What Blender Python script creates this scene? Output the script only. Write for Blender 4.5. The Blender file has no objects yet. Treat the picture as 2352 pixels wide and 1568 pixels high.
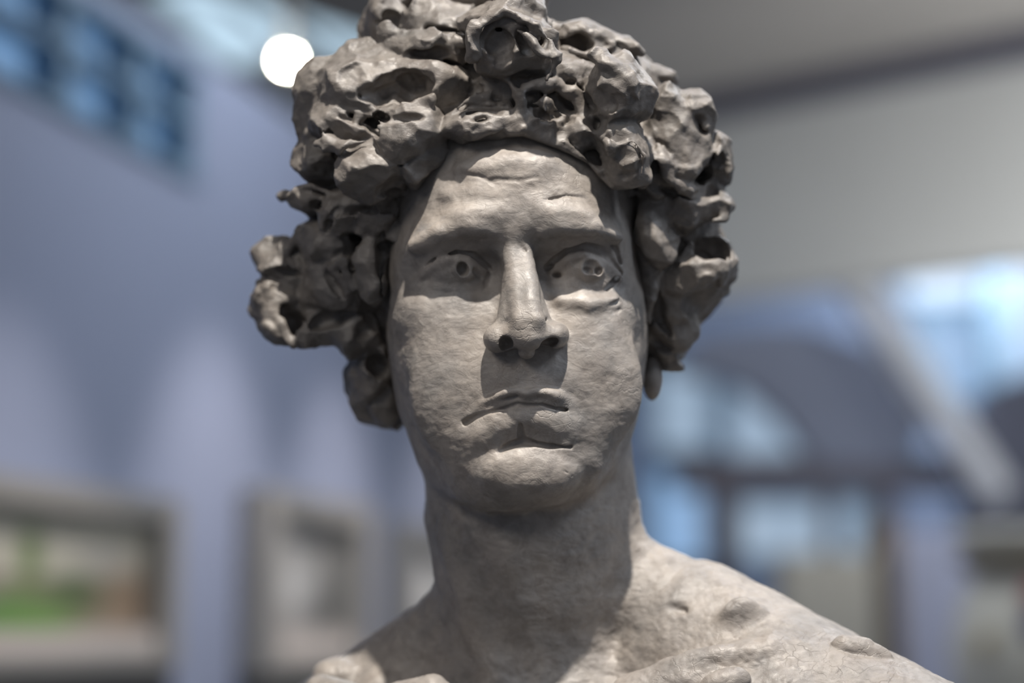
import bpy, bmesh, math, random, time, os
from concurrent.futures import ThreadPoolExecutor
import numpy as np
from mathutils import Vector, Matrix

S = bpy.context.scene
COL = S.collection
T0 = time.time()

# ------------------------------------------------------------------ camera
PITCH = math.radians(8.3)
F_PX = 4573.0                       # focal length in pixels of the 2352 wide frame
UNIT = 0.00025                      # one sculpting unit (a pixel at the focus distance) in metres
CAM = Vector((0.0, 0.0, 1.5))
cam_d = bpy.data.cameras.new('camera')
cam = bpy.data.objects.new('camera', cam_d); COL.objects.link(cam)
cam.location = CAM; cam.rotation_euler = (math.radians(90) + PITCH, 0, 0)
cam_d.sensor_width = 36.0; cam_d.lens = 36.0 * F_PX / 2352.0
cam_d.clip_start = 0.05; cam_d.clip_end = 100
cam_d.dof.use_dof = True
cam_d.dof.focus_distance = F_PX * UNIT + 0.008
cam_d.dof.aperture_fstop = 2.2
S.camera = cam
S.view_settings.view_transform = 'Standard'; S.view_settings.look = 'None'
S.view_settings.exposure = 0.0; S.view_settings.gamma = 1.0
S.view_settings.use_curve_mapping = False

# ------------------------------------------------------------------ world and key lights
W = bpy.data.worlds.new('world'); S.world = W; W.use_nodes = True
W.node_tree.nodes['Background'].inputs[0].default_value = (0.80, 0.86, 1.0, 1)
W.node_tree.nodes['Background'].inputs[1].default_value = 0.30

def light(name, kind, loc, target, power, color, size=0.1, angle=40, blend=0.5):
    d = bpy.data.lights.new(name, kind); o = bpy.data.objects.new(name, d); COL.objects.link(o)
    d.energy = power; d.color = color
    if kind == 'SPOT':
        d.spot_size = math.radians(angle); d.spot_blend = blend; d.shadow_soft_size = size
    if kind == 'AREA':
        d.shape = 'DISK'; d.size = size
    o.location = loc
    o.rotation_euler = (Vector(target) - Vector(loc)).to_track_quat('-Z', 'Y').to_euler()
    return o
for i_, (x_, y_, w_) in enumerate(((0.1, 4.4, 40), (0.5, 6.2, 45), (2.6, 4.8, 110), (2.6, 9.3, 110), (1.6, 3.2, 40))):
    light('added_room_fill', 'AREA', (x_, y_, 3.55), (x_, y_, 0), w_, (0.90, 0.94, 1.0), size=1.2)  # unseen fill lamps added to brighten the room
light('added_wall_fill', 'SPOT', (1.5, 4.9, 1.9), (1.75, 6.9, 3.0), 85, (1.0, 1.0, .98), size=.2, angle=105, blend=1)  # unseen spot added to brighten the grey wall
light('added_ceiling_fill', 'SPOT', (3.0, 4.2, 1.9), (2.6, 6.0, 3.7), 110, (1.0, .97, .92), size=.1, angle=120, blend=1)  # unseen spot added to lift the soffit from below
HEAD = Vector((0.0, 1.2, 1.66))
def dir_light(name, az, el, dist, *a, **k):
    a_, e_ = math.radians(az), math.radians(el)
    loc = HEAD + dist * Vector((math.sin(a_) * math.cos(e_), -math.cos(a_) * math.cos(e_), math.sin(e_)))
    return light(name, 'SPOT', loc, HEAD, *a, **k)
key = dir_light('key_spotlight', 8, 61.5, 2.1, 360, (1.0, 0.93, 0.84), size=0.022, angle=25, blend=1.0)
dir_light('side_spotlight', 58, 40, 2.2, 60, (0.80, 0.88, 1.0), size=0.35, angle=40)
dir_light('added_left_fill', -38, 30, 1.9, 30, (1.0, .93, .86), size=0.30, angle=40)  # weak fill added to lift the left side of the face
dir_light('rim_spotlight', 140, 62, 2.3, 55, (0.93, 0.92, 1.0), size=0.06, angle=40)

# ------------------------------------------------------------------ helpers
def P(u, v, d=0.0):
    """photo measurement at depth d towards the lens -> sculpting space (x right, y away, z up)"""
    s = (F_PX - d) / F_PX
    return np.array([(u - 1176.0) * s, -d, (784.0 - v) * s])
R_CAM = Matrix.Rotation(PITCH, 3, 'X')
def to_world(V):
    V = np.asarray(V, dtype=np.float64) * UNIT
    V[:, 1] += F_PX * UNIT
    R = np.array(R_CAM)
    return V @ R.T + np.array(CAM)
def at(u, v, Y):
    """a point of the room seen at (u, v) at distance Y (metres) along the lens axis"""
    p = R_CAM @ Vector(((u - 1176.0) / F_PX * Y, Y, (784.0 - v) / F_PX * Y))
    return p + CAM

def new_obj(name, me, mat=None, parent=None):
    o = bpy.data.objects.new(name, me); COL.objects.link(o)
    if mat: me.materials.append(mat)
    if parent: o.parent = parent
    return o
def tag(o, label=None, cat=None, group=None, kind=None):
    if label: o['label'] = label
    if cat: o['category'] = cat
    if group: o['group'] = group
    if kind: o['kind'] = kind
    return o
def empty(name, loc, label=None, cat=None, group=None):
    o = bpy.data.objects.new(name, None); COL.objects.link(o); o.location = loc
    return tag(o, label, cat, group)

# ------------------------------------------------------------------ noise in numpy
_rng = np.random.RandomState(7)
_perm = _rng.permutation(256).astype(np.int32); _perm = np.concatenate([_perm, _perm, _perm])
_grad = _rng.normal(size=(256, 3)); _grad /= np.linalg.norm(_grad, axis=1)[:, None]
_grad = _grad.astype(np.float32)
def perlin(X, Y, Z):
    xi = np.floor(X).astype(np.int32); yi = np.floor(Y).astype(np.int32); zi = np.floor(Z).astype(np.int32)
    xf = (X - xi).astype(np.float32); yf = (Y - yi).astype(np.float32); zf = (Z - zi).astype(np.float32)
    u = xf*xf*xf*(xf*(xf*6-15)+10); v = yf*yf*yf*(yf*(yf*6-15)+10); w = zf*zf*zf*(zf*(zf*6-15)+10)
    xi &= 255; yi &= 255; zi &= 255
    def g(a, b, c):
        h = _perm[_perm[_perm[(xi+a)]+((yi+b) & 255)]+((zi+c) & 255)]
        G = _grad[h]
        return G[..., 0]*(xf-a) + G[..., 1]*(yf-b) + G[..., 2]*(zf-c)
    x00 = g(0,0,0)*(1-u)+g(1,0,0)*u; x10 = g(0,1,0)*(1-u)+g(1,1,0)*u
    x01 = g(0,0,1)*(1-u)+g(1,0,1)*u; x11 = g(0,1,1)*(1-u)+g(1,1,1)*u
    y0 = x00*(1-v)+x10*v; y1 = x01*(1-v)+x11*v
    return (y0*(1-w)+y1*w)*1.5
def worley(X, Y, Z):
    """F1, F2 of a jittered grid"""
    xi = np.floor(X).astype(np.int32); yi = np.floor(Y).astype(np.int32); zi = np.floor(Z).astype(np.int32)
    f1 = np.full(X.shape, 9.0, np.float32); f2 = f1.copy()
    for a in (-1, 0, 1):
        for b in (-1, 0, 1):
            for c in (-1, 0, 1):
                h = _perm[_perm[_perm[(xi+a) & 255]+((yi+b) & 255)]+((zi+c) & 255)]
                G = _grad[h]
                dx = xi+a+0.5+0.45*G[..., 0]-X; dy = yi+b+0.5+0.45*G[..., 1]-Y; dz = zi+c+0.5+0.45*G[..., 2]-Z
                d = np.sqrt(dx*dx+dy*dy+dz*dz)
                m = d < f1
                f2 = np.where(m, f1, np.minimum(f2, d)); f1 = np.where(m, d, f1)
    return f1, f2

# ------------------------------------------------------------------ a clay field: solids joined and cut smoothly
def smin(a, b, k):
    if k <= 0: return np.minimum(a, b)
    h = np.maximum(k - np.abs(a - b), 0) / k
    return np.minimum(a, b) - h*h*k*0.25
def smax(a, b, k): return -smin(-a, -b, k)
def rotm(roll, pitch, yaw):
    r, p, y = (math.radians(t) for t in (roll, pitch, yaw))
    return np.array(Matrix.Rotation(r, 3, 'Y') @ Matrix.Rotation(p, 3, 'X') @ Matrix.Rotation(y, 3, 'Z'))

class Field:
    def __init__(self): self.ops = []; self.warp = None; self.post = None
    def ell(self, u, v, d, ru, rv, rd, k=12, rot=(0, 0, 0), cut=False):
        c = P(u, v, d); s = (F_PX - d) / F_PX
        r = np.array([ru*s, rd, rv*s]); R = rotm(*rot)
        def f(X, Y, Z):
            p = np.stack([X-c[0], Y-c[1], Z-c[2]], -1) @ R
            q = p / r; k0 = np.sqrt((q*q).sum(-1)); q2 = q / r; k1 = np.sqrt((q2*q2).sum(-1)) + 1e-9
            return k0*(k0-1)/k1
        m = max(ru*s, rd, rv*s)
        self.ops.append((f, c-m, c+m, k, cut)); return self
    def rod(self, pts, k=8, cut=False, w=1.0):
        """pts: (u, v, d, radius) along a stroke"""
        C = [P(a[0], a[1], a[2]) for a in pts]; Rr = [a[3] for a in pts]
        def f(X, Y, Z):
            best = None
            for i in range(len(C)-1 or 1):
                a = C[i]; b = C[min(i+1, len(C)-1)]; ab = b-a; L = float(ab@ab) + 1e-9
                px, py, pz = X-a[0], Y-a[1], Z-a[2]
                t = np.clip((px*ab[0]+py*ab[1]+pz*ab[2])/L, 0, 1)
                dx, dy, dz = px-ab[0]*t, py-ab[1]*t, pz-ab[2]*t
                e = np.sqrt(dx*dx+dy*dy+dz*dz) - (Rr[i] + (Rr[min(i+1, len(C)-1)]-Rr[i])*t)
                best = e if best is None else np.minimum(best, e)
            return best
        A = np.array(C); m = max(Rr)
        self.ops.append((f, A.min(0)-m, A.max(0)+m, k, cut)); return self
    def custom(self, f, lo, hi, k, cut=False): self.ops.append((f, np.array(lo, float), np.array(hi, float), k, cut)); return self
    def eval(self, X, Y, Z, lo=None, hi=None, pad=0):
        if self.warp: X2, Y2, Z2 = self.warp(X, Y, Z)
        else: X2, Y2, Z2 = X, Y, Z
        val = np.full(X.shape, 400.0, np.float32)
        for f, a, b, k, cut in self.ops:
            if lo is not None:
                m = pad + k
                if (a-m > hi).any() or (b+m < lo).any(): continue
            e = f(X2, Y2, Z2)
            val = smax(val, -e, k) if cut else smin(val, e, k)
        if self.post: val = self.post(val, X, Y, Z)
        return val.astype(np.float32)

def extract(F, lo, hi, h, B=24, amp=40.0):
    """sparse surface nets"""
    lo = np.array(lo, float); n = np.ceil((np.array(hi, float)-lo)/h).astype(int)
    nb = np.ceil(n/B).astype(int)
    bi = np.stack(np.meshgrid(*[np.arange(k) for k in nb], indexing='ij'), -1).reshape(-1, 3)
    cen = lo + (bi+0.5)*B*h
    w0, p0 = F.warp, F.post
    F.warp = None; F.post = None
    val = F.eval(cen[:, 0], cen[:, 1], cen[:, 2])
    F.warp, F.post = w0, p0
    act = bi[np.abs(val) < B*h*0.87 + amp]
    NX = n + 4*B
    def gid(i, j, k): return ((i+2).astype(np.int64)*NX[1] + (j+2))*NX[2] + (k+2)
    ids_all, pos_all, quads = [], [], []
    r = np.arange(-1, B+1)
    corners = [(a, b, c) for a in (0, 1) for b in (0, 1) for c in (0, 1)]
    edges = [(p, q) for p in range(8) for q in range(p+1, 8) if sum(abs(corners[p][t]-corners[q][t]) for t in range(3)) == 1]
    def work(b):
        ids_all, pos_all, quads = [], [], []
        o = b*B
        gi, gj, gk = np.meshgrid(*(np.arange(-1, B+2)+o[t] for t in range(3)), indexing='ij')
        X = (lo[0]+gi*h).astype(np.float32); Y = (lo[1]+gj*h).astype(np.float32); Z = (lo[2]+gk*h).astype(np.float32)
        bl = lo + (o-1)*h; bh = lo + (o+B+2)*h
        v = F.eval(X, Y, Z, bl, bh, amp+4)
        s = v < 0
        if s.all() or not s.any(): return ids_all, pos_all, quads
        M = B+2                                     # cells per axis, index 0 is cell -1
        cs = sum(s[a:a+M, b2:b2+M, c:c+M].astype(np.int8) for a, b2, c in corners)
        mixed = np.argwhere((cs > 0) & (cs < 8))
        if not len(mixed): return ids_all, pos_all, quads
        vc = np.stack([v[mixed[:, 0]+a, mixed[:, 1]+b2, mixed[:, 2]+c] for a, b2, c in corners], 1)
        acc = np.zeros((len(mixed), 3)); cnt = np.zeros(len(mixed))
        for p, q in edges:
            m = (vc[:, p] < 0) != (vc[:, q] < 0)
            t = np.where(m, vc[:, p]/np.where(m, vc[:, p]-vc[:, q], 1), 0)
            cp = np.array(corners[p], float); cq = np.array(corners[q], float)
            acc += np.where(m[:, None], cp+(cq-cp)*t[:, None], 0); cnt += m
        cell = mixed - 1 + o
        pos = lo + (cell + acc/cnt[:, None])*h
        ids_all.append(gid(cell[:, 0], cell[:, 1], cell[:, 2])); pos_all.append(pos)
        sl = slice(1, B+1)
        for ax in range(3):
            a0 = s[sl, sl, sl]
            sh = [sl, sl, sl]; sh[ax] = slice(2, B+2)
            a1 = s[tuple(sh)]
            for flip, mask in ((False, a0 & ~a1), (True, ~a0 & a1)):
                e = np.argwhere(mask)
                if not len(e): continue
                e = e + o
                u_, v_ = (ax+1) % 3, (ax+2) % 3
                c = []
                for du, dv in ((0, 0), (-1, 0), (-1, -1), (0, -1)):
                    t = e.copy(); t[:, u_] += du; t[:, v_] += dv
                    c.append(gid(t[:, 0], t[:, 1], t[:, 2]))
                q = np.stack(c, 1)
                quads.append(q[:, ::-1] if flip else q)
        return ids_all, pos_all, quads
    with ThreadPoolExecutor(max_workers=os.cpu_count() or 2) as ex:
        for i_, p_, q_ in ex.map(work, list(act)):
            ids_all += i_; pos_all += p_; quads += q_
    ids = np.concatenate(ids_all); pos = np.concatenate(pos_all); Q = np.concatenate(quads)
    uid, first = np.unique(ids, return_index=True); pos = pos[first]
    k = np.searchsorted(uid, Q); k = np.clip(k, 0, len(uid)-1)
    ok = (uid[k] == Q).all(1)
    return pos, k[ok]

def drop_islands(V, Q):
    lab = np.arange(len(V))
    while True:
        m = lab[Q].min(1)
        new = lab.copy()
        for c in range(4): np.minimum.at(new, Q[:, c], m)
        new = new[new]
        if (new == lab).all(): break
        lab = new
    u, inv, cnt = np.unique(lab, return_inverse=True, return_counts=True)
    keep = inv == cnt.argmax()
    idx = np.cumsum(keep)-1
    return V[keep], idx[Q[keep[Q].all(1)]]

def mesh_from(name, V, Q):
    me = bpy.data.meshes.new(name)
    W_ = to_world(V).astype(np.float32)
    me.vertices.add(len(W_)); me.vertices.foreach_set('co', W_.ravel())
    me.loops.add(len(Q)*4); me.loops.foreach_set('vertex_index', Q.astype(np.int32).ravel())
    me.polygons.add(len(Q)); me.polygons.foreach_set('loop_start', np.arange(len(Q), dtype=np.int32)*4)
    me.polygons.foreach_set('loop_total', np.full(len(Q), 4, np.int32))
    me.update(calc_edges=True); me.validate()
    me.shade_smooth()
    return me

# ------------------------------------------------------------------ head: a radial surface through measured points
AX = P(1185, 700, -420)                 # upright axis through the middle of the head
FACE = []
def fp(*a):
    for t in a: FACE.append(t)
# skull and forehead
fp((1185,60,-420),(1185,120,-330),(1000,150,-420),(1370,150,-420))
fp((1185,200,-255),(1030,200,-300),(1340,200,-300),(910,230,-430),(1470,230,-430))
fp((1185,330,-160),(1085,332,-172),(1290,332,-172),(985,350,-228),(1390,350,-228),(925,360,-320),(1450,360,-320),(895,380,-430),(1485,380,-430))
fp((1185,420,-112),(1090,425,-122),(1280,425,-122),(1005,430,-172),(1370,430,-175),(945,440,-250),(1425,440,-260),(900,440,-400),(1475,440,-400))
fp((1185,485,-104),(1100,485,-104),(1280,483,-104),(1015,495,-142),(1370,488,-146),(945,510,-220),(1420,500,-230),(900,500,-400),(1475,500,-400))
# brow ridge, glabella
fp((1185,535,-104),(1090,522,-98),(1290,522,-98),(1010,540,-122),(1365,528,-122),(935,572,-200),(1425,545,-190),(896,600,-340),(1462,580,-340))
# under the brow
fp((1185,585,-120),(1060,562,-140),(1330,556,-140),(1120,590,-172),(1245,590,-172),(975,598,-184),(1400,578,-186))
# eye hollow
fp((1185,640,-140),(1127,632,-188),(1252,632,-188),(1062,625,-190),(1345,620,-192),(980,640,-198),(1410,630,-204),(918,650,-240),(1450,630,-254))
fp((1050,680,-158),(1345,675,-156),(1105,680,-165),(1275,680,-162),(965,690,-185),(1420,680,-200))
# cheeks
fp((1045,735,-142),(1345,735,-140),(1110,730,-146),(1275,730,-144),(945,740,-200),(1432,740,-212),(897,730,-295),(1482,740,-310),(913,740,-234),(1464,742,-250))
fp((1205,800,-112),(1120,795,-128),(1305,790,-126),(1050,800,-140),(1370,800,-142),(950,800,-198),(1438,800,-213),(895,800,-304),(1482,810,-322),(914,800,-238),(1464,806,-254))
fp((1208,860,-90),(1130,865,-102),(1295,860,-102),(1050,870,-136),(1375,870,-140),(960,880,-206),(1434,880,-222),(908,880,-314),(1472,880,-328),(926,880,-246),(1458,880,-262))
# mouth area
fp((1205,920,-90),(1120,935,-106),(1290,930,-106),(1050,950,-134),(1360,940,-136),(978,960,-206),(1418,950,-218),(925,960,-318),(1466,950,-336))
fp((1205,985,-102),(1125,990,-116),(1285,985,-116),(1045,1010,-136),(1365,1000,-138),(1000,1030,-204),(1412,1020,-222),(952,1040,-312),(1452,1020,-340))
fp((1200,1026,-94),(1120,1045,-108),(1295,1035,-108))
fp((1205,1072,-84),(1115,1080,-108),(1300,1070,-108),(1045,1090,-156),(1380,1080,-160),(985,1090,-270),(1430,1070,-300))
fp((1195,1145,-118),(1100,1140,-138),(1290,1130,-138),(1020,1130,-220),(1390,1110,-230))
fp((1195,1230,-110),(1080,1220,-150),(1310,1220,-150),(960,1180,-330),(1440,1160,-350))

pts = np.array([P(*a) for a in FACE])
th = np.arctan2(pts[:, 0]-AX[0], -(pts[:, 1]-AX[1])); rr = np.hypot(pts[:, 0]-AX[0], pts[:, 1]-AX[1])
# back of the head
bt, bz, br = [], [], []
for z_, f_ in ((700, 0.55), (580, 0.85), (400, 1.0), (200, 1.02), (0, 0.98), (-150, 0.86), (-300, 0.8), (-440, 0.78)):
    for t_ in (-170, -145, -120, 120, 145, 170, 190, -190):
        a_ = abs(t_) if abs(t_) <= 180 else 360-abs(t_)
        bt.append(math.radians(t_)); bz.append(z_); br.append(f_*(330 + 60*max(0, (a_-100)/80)))
th = np.concatenate([th, bt]); zz = np.concatenate([pts[:, 2], bz]); rr = np.concatenate([rr, br])
KT = 330.0
def tps(d): return np.where(d > 0, d*d*np.log(d+1e-12), 0)
A_ = np.stack([th*KT, zz], 1)/100.0
Dm = np.sqrt(((A_[:, None]-A_[None])**2).sum(-1)); n_ = len(A_)
K_ = np.zeros((n_+3, n_+3)); K_[:n_, :n_] = tps(Dm) + np.eye(n_)*0.004
K_[:n_, n_] = 1; K_[:n_, n_+1:] = A_; K_[n_, :n_] = 1; K_[n_+1:, :n_] = A_.T
W_ = np.linalg.solve(K_, np.concatenate([rr, [0, 0, 0]]))
TN, ZN = 361, 330
tg = np.linspace(-math.pi, math.pi, TN); zg = np.linspace(-560, 760, ZN)
TT, ZZ = np.meshgrid(tg, zg, indexing='ij')
G_ = np.stack([TT.ravel()*KT, ZZ.ravel()], 1)/100.0
RAD = np.empty(len(G_))
for i in range(0, len(G_), 20000):
    g = G_[i:i+20000]
    RAD[i:i+20000] = tps(np.sqrt(((g[:, None]-A_[None])**2).sum(-1))) @ W_[:n_] + W_[n_] + g @ W_[n_+1:]
RAD = RAD.reshape(TN, ZN)
dRt, dRz = np.gradient(RAD, tg, zg)
SLOPE = 1/np.sqrt(1 + dRz**2 + (dRt/np.maximum(RAD, 60))**2)
# contour of the jaw, seen from the lens
JU = np.array([850, 925, 950, 985, 1040, 1100, 1180, 1290, 1370, 1420, 1455, 1475, 1560]); JV = np.array([900, 985, 1050, 1098, 1138, 1160, 1168, 1152, 1118, 1078, 1015, 960, 850])
JX = (JU-1176)*1.05; JZ = 784-JV*1.0; JZ = JZ*np.where(JZ < 0, 1.04, 1)
def head_f(X, Y, Z):
    dx = X-AX[0]; dy = -(Y-AX[1])
    t = (np.arctan2(dx, dy)+math.pi)/(2*math.pi)*(TN-1); z = (Z+560)/1320*(ZN-1)
    z = np.clip(z, 0, ZN-1.001); t = np.clip(t, 0, TN-1.001)
    ti = t.astype(int); zi = z.astype(int); a = t-ti; b = z-zi
    def bl(T): return (T[ti, zi]*(1-a)+T[ti+1, zi]*a)*(1-b) + (T[ti, zi+1]*(1-a)+T[ti+1, zi+1]*a)*b
    e = (np.hypot(dx, dy) - bl(RAD))*bl(SLOPE)
    jaw = np.interp(X, JX, JZ)
    back = np.clip((Y-120)/500, 0, 1)
    cut = (jaw - 60*back - Z)*0.8
    e = smax(e, cut, 46)
    return smax(e, Z-560, 60)

def worm(F, pts, k, cut=False): F.rod(pts, k, cut)

B = Field()
B.custom(head_f, (-420, 0, -480), (440, 900, 640), 0)
# ---- neck
B.rod([(1212, 1000, -505, 262), (1222, 1180, -505, 272), (1243, 1330, -535, 272), (1228, 1560, -610, 288), (1200, 1750, -640, 310)], 22)
# throat, sterno muscles
B.rod([(1190, 1200, -290, 26), (1180, 1290, -272, 34), (1185, 1370, -290, 24)], 50)
B.rod([(1050, 1240, -380, 20), (1080, 1340, -350, 28), (1130, 1500, -350, 30), (1150, 1600, -320, 30)], 50)
B.rod([(1400, 1220, -420, 20), (1390, 1320, -400, 30), (1340, 1460, -390, 34), (1270, 1600, -320, 30)], 50)
# ---- shoulders and chest
B.rod([(1440, 1330, -470, 120), (1590, 1470, -430, 205), (1765, 1590, -300, 225), (1955, 1702, -165, 232), (2150, 1802, -70, 232), (2330, 1960, -20, 240)], 40)
B.rod([(1030, 1440, -560, 100), (890, 1590, -640, 150), (700, 1760, -700, 190), (560, 1900, -740, 230)], 40)
B.ell(1330, 2080, -430, 860, 560, 330, 120, rot=(0, 0, -14))
B.rod([(1440, 1600, -175, 42), (1600, 1575, -120, 40), (1800, 1600, -60, 36)], 70)      # right collar bone
B.rod([(1060, 1640, -230, 46), (990, 1592, -240, 46), (850, 1620, -320, 40), (740, 1590, -420, 45)], 50)
B.ell(775, 1555, -560, 60, 46, 60, 26); B.ell(880, 1580, -500, 60, 40, 60, 26)
# clay pads on the shoulder
B.ell(1980, 1502, -112, 74, 40, 30, 3, rot=(18, 12, 0)); B.rod([(1912, 1492, -118, 2), (1935, 1522, -92, 5), (1985, 1545, -70, 6), (2040, 1538, -88, 3)], 4, True)
B.ell(1702, 1410, -206, 46, 42, 26, 26, rot=(-30, 20, 0))
B.rod([(1672, 1432, -172, 3), (1664, 1402, -180, 6), (1686, 1374, -188, 6), (1722, 1370, -188, 3)], 6, True); B.rod([(1628, 1428, -184, 2), (1660, 1452, -168, 5), (1700, 1470, -152, 4)], 6, True)
B.ell(1555, 1398, -258, 26, 10, 12, 20, rot=(20, 0, 0), cut=True)
B.ell(1665, 1568, -50, 60, 34, 36, 6, rot=(-15, 0, 0))
B.rod([(1760, 1362, -206, 2), (1800, 1385, -192, 5), (1825, 1405, -182, 2)], 6, True)
B.rod([(1470, 1590, -190, 24), (1540, 1530, -150, 20), (1640, 1500, -120, 14), (1760, 1490, -120, 8)], 60)

# ---- forehead modelling
B.ell(1105, 495, -140, 85, 26, 42, 20, rot=(-6, 0, 0)); B.ell(1285, 490, -140, 85, 26, 42, 20, rot=(6, 0, 0))
B.ell(1185, 390, -160, 110, 46, 46, 26)
# brow ridges with a crisp lower edge
B.rod([(1128, 530, -120, 12), (1085, 520, -114, 17), (1010, 535, -134, 17), (950, 565, -178, 14)], 20)
B.rod([(1248, 530, -120, 12), (1290, 522, -114, 16), (1370, 522, -134, 16), (1418, 545, -174, 14)], 20)
# ---- cheek bones, naso-labial
B.ell(1000, 735, -232, 60, 34, 40, 60, rot=(15, 0, 0)); B.ell(1398, 730, -234, 55, 32, 40, 60, rot=(-15, 0, 0))
B.ell(1030, 900, -186, 90, 130, 50, 60); B.ell(1385, 890, -192, 90, 130, 50, 60)
# ---- sockets
B.ell(1118, 622, -150, 40, 34, 26, 22, rot=(10, 0, 0), cut=True); B.ell(1252, 618, -150, 34, 34, 26, 22, rot=(-10, 0, 0), cut=True)
B.ell(1035, 585, -118, 70, 16, 26, 18, rot=(-8, 0, 0), cut=True); B.ell(1345, 573, -118, 66, 15, 24, 18, rot=(6, 0, 0), cut=True)
# eyeballs with lids
B.ell(1055, 628, -218, 72, 46, 62, 22); B.ell(1345, 622, -220, 70, 46, 62, 22)
B.rod([(948, 655, -218, 7), (985, 620, -188, 9), (1030, 598, -166, 10), (1075, 598, -164, 10), (1112, 622, -182, 8)], 14)
B.rod([(952, 660, -218, 6), (1000, 660, -190, 8), (1050, 662, -178, 9), (1100, 654, -184, 8)], 20)
B.rod([(1268, 622, -188, 7), (1300, 596, -168, 9), (1342, 586, -164, 10), (1388, 600, -180, 9), (1418, 634, -208, 7)], 14)
B.rod([(1275, 652, -188, 7), (1330, 660, -176, 9), (1380, 654, -184, 8), (1412, 640, -208, 6)], 20)
# lid creases
B.rod([(978, 612, -186, 3), (1010, 588, -171, 7), (1050, 574, -159, 9), (1088, 584, -163, 9), (1122, 616, -189, 8)], 5, True)
B.rod([(1258, 612, -189, 8), (1300, 574, -163, 9), (1342, 562, -157, 10), (1392, 580, -173, 9), (1424, 622, -213, 6)], 5, True)
B.rod([(1392, 662, -189, 6), (1410, 645, -199, 8), (1426, 628, -219, 6)], 5, True)
B.rod([(1395, 552, -179, 5), (1415, 572, -197, 6), (1424, 605, -217, 5)], 4, True)
# eye openings: gaze, iris rings and pupils
B.rod([(985, 640, -168, 3), (1020, 632, -150, 5), (1080, 628, -148, 6), (1105, 634, -162, 5)], 8, True)
B.rod([(1275, 632, -168, 5), (1310, 624, -152, 6), (1360, 620, -148, 7), (1398, 626, -170, 4)], 8, True)
B.ell(1066, 620, -168, 29, 28, 20, 5); B.ell(1062, 617, -148, 15, 19, 30, 3, rot=(-15, 0, 0), cut=True)
B.rod([(1037, 602, -152, 3), (1033, 620, -152, 6), (1040, 636, -152, 6), (1058, 645, -152, 3)], 3, True)
B.rod([(1090, 622, -160, 8), (1106, 637, -168, 9)], 4, True)
B.ell(1357, 617, -171, 33, 31, 22, 6); B.ell(1358, 612, -152, 19, 17, 14, 5, cut=True)
B.ell(1350, 621, -160, 13, 9, 14, 4, rot=(10, 0, 0), cut=True); B.ell(1374, 623, -160, 9, 9, 14, 4, cut=True)
B.rod([(1331, 600, -156, 2), (1325, 620, -156, 3), (1334, 638, -156, 2)], 4, True)
B.ell(1280, 632, -176, 12, 8, 26, 6, cut=True); B.ell(1262, 613, -182, 13, 7, 24, 6, rot=(-35, 0, 0), cut=True)
# bags and wrinkles under the eyes
B.rod([(1290, 690, -156, 9), (1350, 698, -150, 11), (1410, 690, -180, 8)], 26)
B.rod([(1300, 706, -128, 3), (1360, 716, -126, 5), (1400, 705, -152, 5), (1422, 690, -186, 3)], 6, True)
B.rod([(1370, 728, -134, 2), (1400, 722, -152, 4), (1424, 712, -182, 2)], 5, True)
# ---- nose
B.rod([(1188, 590, -150, 30), (1194, 650, -122, 42), (1203, 735, -104, 64)], 26)
B.rod([(1176, 575, -132, 20), (1186, 635, -103, 25), (1197, 700, -62, 26), (1202, 738, -42, 30)], 14)
B.rod([(1202, 580, -132, 20), (1210, 640, -98, 24), (1219, 700, -48, 24), (1226, 736, -34, 25)], 10)
B.ell(1211, 768, -50, 46, 36, 40, 16, rot=(0, 24, 0))
B.ell(1210, 806, -74, 20, 20, 34, 10)
B.ell(1146, 777, -86, 34, 34, 44, 18, rot=(12, 0, 12)); B.ell(1276, 769, -90, 30, 31, 44, 18, rot=(-8, 0, -12)); B.ell(1178, 770, -74, 30, 26, 36, 14); B.ell(1246, 766, -76, 28, 24, 36, 14)
B.ell(1163, 790, -44, 17, 19, 50, 4, rot=(-20, 0, 0), cut=True)
B.ell(1261, 788, -50, 25, 14, 50, 4, rot=(-22, 0, 0), cut=True)
B.rod([(1120, 722, -104, 5), (1106, 752, -104, 6), (1103, 785, -106, 5), (1116, 818, -100, 4)], 6, True)
B.rod([(1296, 722, -104, 5), (1312, 752, -104, 6), (1314, 785, -108, 5), (1300, 812, -102, 4)], 6, True)
B.rod([(1160, 735, -72, 3), (1172, 752, -56, 3), (1174, 772, -48, 3)], 6, True)
B.rod([(1252, 735, -70, 3), (1246, 752, -56, 3), (1246, 772, -50, 3)], 6, True)
# ---- philtrum and lips
B.ell(1212, 860, -82, 13, 24, 7, 16, cut=True)
B.rod([(1072, 954, -140, 5), (1125, 918, -100, 10), (1160, 903, -80, 11), (1186, 898, -76, 10), (1208, 904, -74, 11), (1234, 898, -76, 10), (1275, 907, -89, 12), (1332, 935, -138, 5)], 12)
B.rod([(1100, 944, -125, 7), (1150, 926, -99, 13), (1205, 916, -87, 14), (1265, 920, -96, 13), (1320, 936, -129, 7)], 12)
B.rod([(1100, 985, -147, 14), (1145, 970, -110, 23), (1195, 962, -99, 22), (1240, 962, -100, 22), (1290, 966, -117, 21), (1325, 965, -149, 12)], 34)
B.ell(1142, 992, -142, 70, 36, 44, 34, rot=(-14, 0, 0)); B.ell(1266, 987, -142, 64, 34, 44, 34, rot=(6, 0, 0))
B.rod([(1070, 970, -124, 9), (1092, 957, -112, 8), (1125, 947, -94, 6), (1165, 937, -84, 5), (1190, 929, -79, 5), (1215, 932, -78, 5), (1245, 929, -80, 5), (1290, 940, -98, 6), (1336, 945, -132, 6)], 3, True)
B.rod([(1334, 936, -137, 3), (1344, 964, -149, 3)], 3, True)
B.rod([(1194, 974, -84, 4), (1196, 994, -93, 8), (1200, 1012, -101, 9)], 4, True)
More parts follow.
